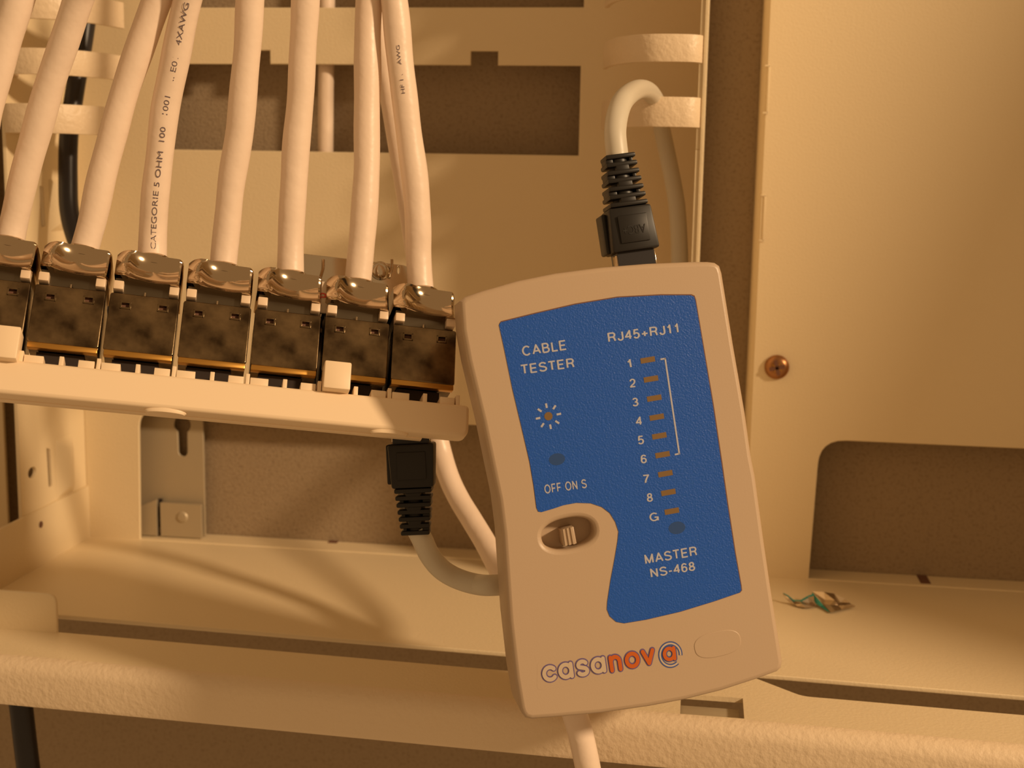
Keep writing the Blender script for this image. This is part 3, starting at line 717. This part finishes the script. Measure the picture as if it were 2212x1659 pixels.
# ================================================================== PATCH CORD with two booted plugs
cordroot = thing('patch_cable', Matrix.Translation(P(1468, 560, .38)), 'grey patch cord with black booted plugs, looped over a right cable finger into the tester', 'patch cord', world=True)
def plug(M, wd, ht, th, boot_len, w_end, side):
    """plug in frame M: x across, y along the cord away from the port, z to the front; origin at the port end"""
    W2 = wd / 2
    b = MB()
    b.box(-W2, W2, 0, ht, -th / 2, th / 2, .0006)
    for v in b.bm.verts:
        k = 1 - .10 * (v.co.y / ht); v.co.x *= k; v.co.z *= k
    body = b.build('plug', RUBBER, cordroot, M)
    e = MB(); e.box(*sorted((-side * W2 * 1.13, -side * W2 * .9)), ht * .02, ht * .92, -th * .55, th * .12, .0004); e.build('side_rail', RUBBER, body, M)
    p = MB(); p.box(-W2 * .62, W2 * .62, ht * .18, ht * .80, th / 2 - .0001, th / 2 + .0003, .0002); p.build('raised_field', RUBBER, body, M)
    n = MB(); n.box(-W2 * .78, W2 * .78, -.0060, .0002, -th * .38, th * .32); n.build('nose', BLACK, body, M)
    for s in (-1, 1): MB().box(s * W2 * .80 - .0002, s * W2 * .80 + .0002, -.0060, -.0004, -.001, th * .30, .0001).build('contact_shield', CHROME, body, M)
    # ribbed boot
    c = MB(); yb0, yb1 = ht, ht + boot_len
    c.tube([M @ Vector((0, ht - .001, 0)), M @ Vector((0, yb1 - .0006, 0))], [w_end * .40, w_end * .32], 20); core = c.build('boot', RUBBER, body)
    nr = 7; rb = MB()
    for k in range(nr):
        f = k / (nr - 1); y = yb0 + .0006 + f * (boot_len - .0016); hw = W2 * .80 * (1 - f) + w_end / 2 * f
        hz = th * .46 * (1 - f) + w_end * .42 * f
        rb.box(-hw, hw, y - .00052, y + .00052, -hz, hz, .00035, M)
    rb.build('boot_ribs', RUBBER, core)
    st_ = MB()
    for k in range(nr - 1):
        f = (k + .5) / (nr - 1); y = yb0 + .0006 + f * (boot_len - .0016); hw = W2 * .8 * (1 - f) + w_end / 2 * f; hz = th * .43 * (1 - f) + w_end * .40 * f
        if k % 2 == 0: st_.box(-hw * .42, hw * .42, y - .0009, y + .0009, -hz, hz, .0003, M)
        else:
            st_.box(-hw * .98, -hw * .5, y - .0009, y + .0009, -hz * .8, hz * .8, .0003, M)
            st_.box(hw * .55, hw * .8, y - .0009, y + .0009, -hz * .8, hz * .8, .0003, M)
    st_.build('boot_bridges', RUBBER, core)
    return body, core
# upper plug, standing in the top of the tester
dA = .2905
pa0, pa1 = P(1366, 545, dA), P(1333, 332, dA)
ya = (pa1 - pa0).normalized()
tA = -FWD * math.cos(.16) + RIGHT * math.sin(.16)
zA = (tA - ya * tA.dot(ya)).normalized(); MA = Matrix((ya.cross(zA), ya, zA)).transposed().to_4x4(); MA.translation = pa0
hA = (P(1354, 450, dA) - pa0).length
SA, SB = 1, -1
bA, kA = plug(MA, 104 * dA / FPX, hA, .0085, (pa1 - pa0).length - hA, 66 * dA / FPX, SA)
em = text_mesh('ABC+', 0, .00012); fit_text(em, (.0026, .0055), (-.0026, .0055), .0019)
em.transform(Matrix.Translation((0, 0, .00452))); 
link('lettering', em, RUBBER, bA, MA)
# lower plug, hanging from the underside of the panel
dB = ((PL @ Matrix.Translation((jx(6) + JW * .45, .008, -JD * .45))).translation - EYE).dot(FWD)
pb0, pb1 = P(890, 957, dB), P(899, 1158, dB)
ybv = (pb1 - pb0).normalized(); zb_ = (-FWD - ybv * (-FWD).dot(ybv)).normalized()
xb = ybv.cross(zb_); MBm = Matrix((xb, ybv, zb_)).transposed().to_4x4(); MBm.translation = pb0
hB = (P(890, 1052, dB) - pb0).length
bB, kB = plug(MBm, 100 * dB / FPX, hB, .0095, (pb1 - pb0).length - hB, 62 * dB / FPX, SB)
pts = [pa1.lerp(pa0, .02), pa1, P(1329, 285, .2915), P(1336, 240, .295), P(1352, 210, .305), P(1380, 193, .336), P(1404, 200, .357), P(1421, 230, .375), P(1430, 280, .384), P(1442, 335, .388), P(1454, 395, .389), P(1463, 455, .388), P(1468, 557, .384), P(1466, 700, .372), P(1430, 900, .352), P(1340, 1100, .336), P(1240, 1215, .326), P(1150, 1256, .322), P(1071, 1264, dB + .004), P(1029, 1262, dB + .006), P(986, 1249, dB + .007), P(953, 1229, dB + .006), P(928, 1199, dB + .004), P(911, 1163, dB + .001), P(899, 1140, dB)]
MB().tube(spline(pts, 10), .0025, 24).build('cord', CORDM, cordroot)

# ================================================================== FOIL SCRAP on the tray
fo_root = thing('foil_scrap', Matrix.Translation(atZ(1770, 1308, SH)), 'crumpled scrap of silver foil with teal backing lying on the tray', 'foil', world=True)
def fp(px, py, h): return atZ(px, py + h * 5600, SH + .0004) + Vector((0, 0, h))
def foil(name, rows, m, par):
    b = MB(); g = [[b.bm.verts.new(fp(*q)) for q in r_] for r_ in rows]
    for A_, B_ in zip(g, g[1:]):
        for k in range(len(A_) - 1): b.bm.faces.new((A_[k], A_[k + 1], B_[k + 1], B_[k]))
    o = b.build(name, m, par); md = o.modifiers.new('thick', 'SOLIDIFY'); md.thickness = .00012; md.offset = 0
    for p in o.data.polygons: p.use_smooth = False
    return o
f1 = foil('foil_sheet', [[(1753, 1281, .0030), (1778, 1283, .0036), (1801, 1286, .0030), (1824, 1296, .0022), (1834, 1304, .0016)],
                         [(1766, 1293, .0024), (1782, 1298, .0018), (1802, 1300, .0026), (1815, 1303, .0012), (1838, 1306, .0012)],
                         [(1780, 1307, .0010), (1792, 1309, .0016), (1810, 1309, .0008), (1825, 1309, .0012), (1848, 1310, .0003)],
                         [(1794, 1323, .0002), (1804, 1320, .0003), (1818, 1317, .0002), (1830, 1314, .0002), (1846, 1311, .0001)]], FOIL, fo_root)
foil('foil_strip', [[(1690, 1285, .0028), (1702, 1291, .0020), (1714, 1299, .0008), (1728, 1300, .0010), (1744, 1292, .0022), (1757, 1288, .0026)],
                    [(1692, 1288, .0020), (1703, 1297, .0012), (1716, 1305, .0004), (1732, 1306, .0012), (1748, 1303, .0006), (1758, 1300, .0014)],
                    [(1697, 1292, .0012), (1706, 1302, .0004), (1722, 1310, .0001), (1740, 1313, .0002), (1755, 1311, .0002), (1764, 1308, .0002)]], FOIL, fo_root)
foil('teal_backing', [[(1754, 1283, .0029), (1764, 1294, .0022), (1778, 1308, .0009), (1793, 1323, .0002)],
                      [(1752, 1291, .0018), (1758, 1302, .0008), (1772, 1311, .0003), (1788, 1321, .0001)]], TEAL, fo_root)
foil('teal_edge', [[(1691, 1284, .0029), (1702, 1289, .0022), (1714, 1297, .0010), (1728, 1298, .0012), (1744, 1290, .0024), (1757, 1286, .0028)],
                   [(1692, 1286, .0026), (1703, 1292, .0019), (1715, 1301, .0007), (1728, 1301.5, .0009), (1744, 1294, .0020), (1757, 1290, .0024)]], TEAL, fo_root)
for o in list(bpy.data.objects):
    if '_w' in o: del o['_w']
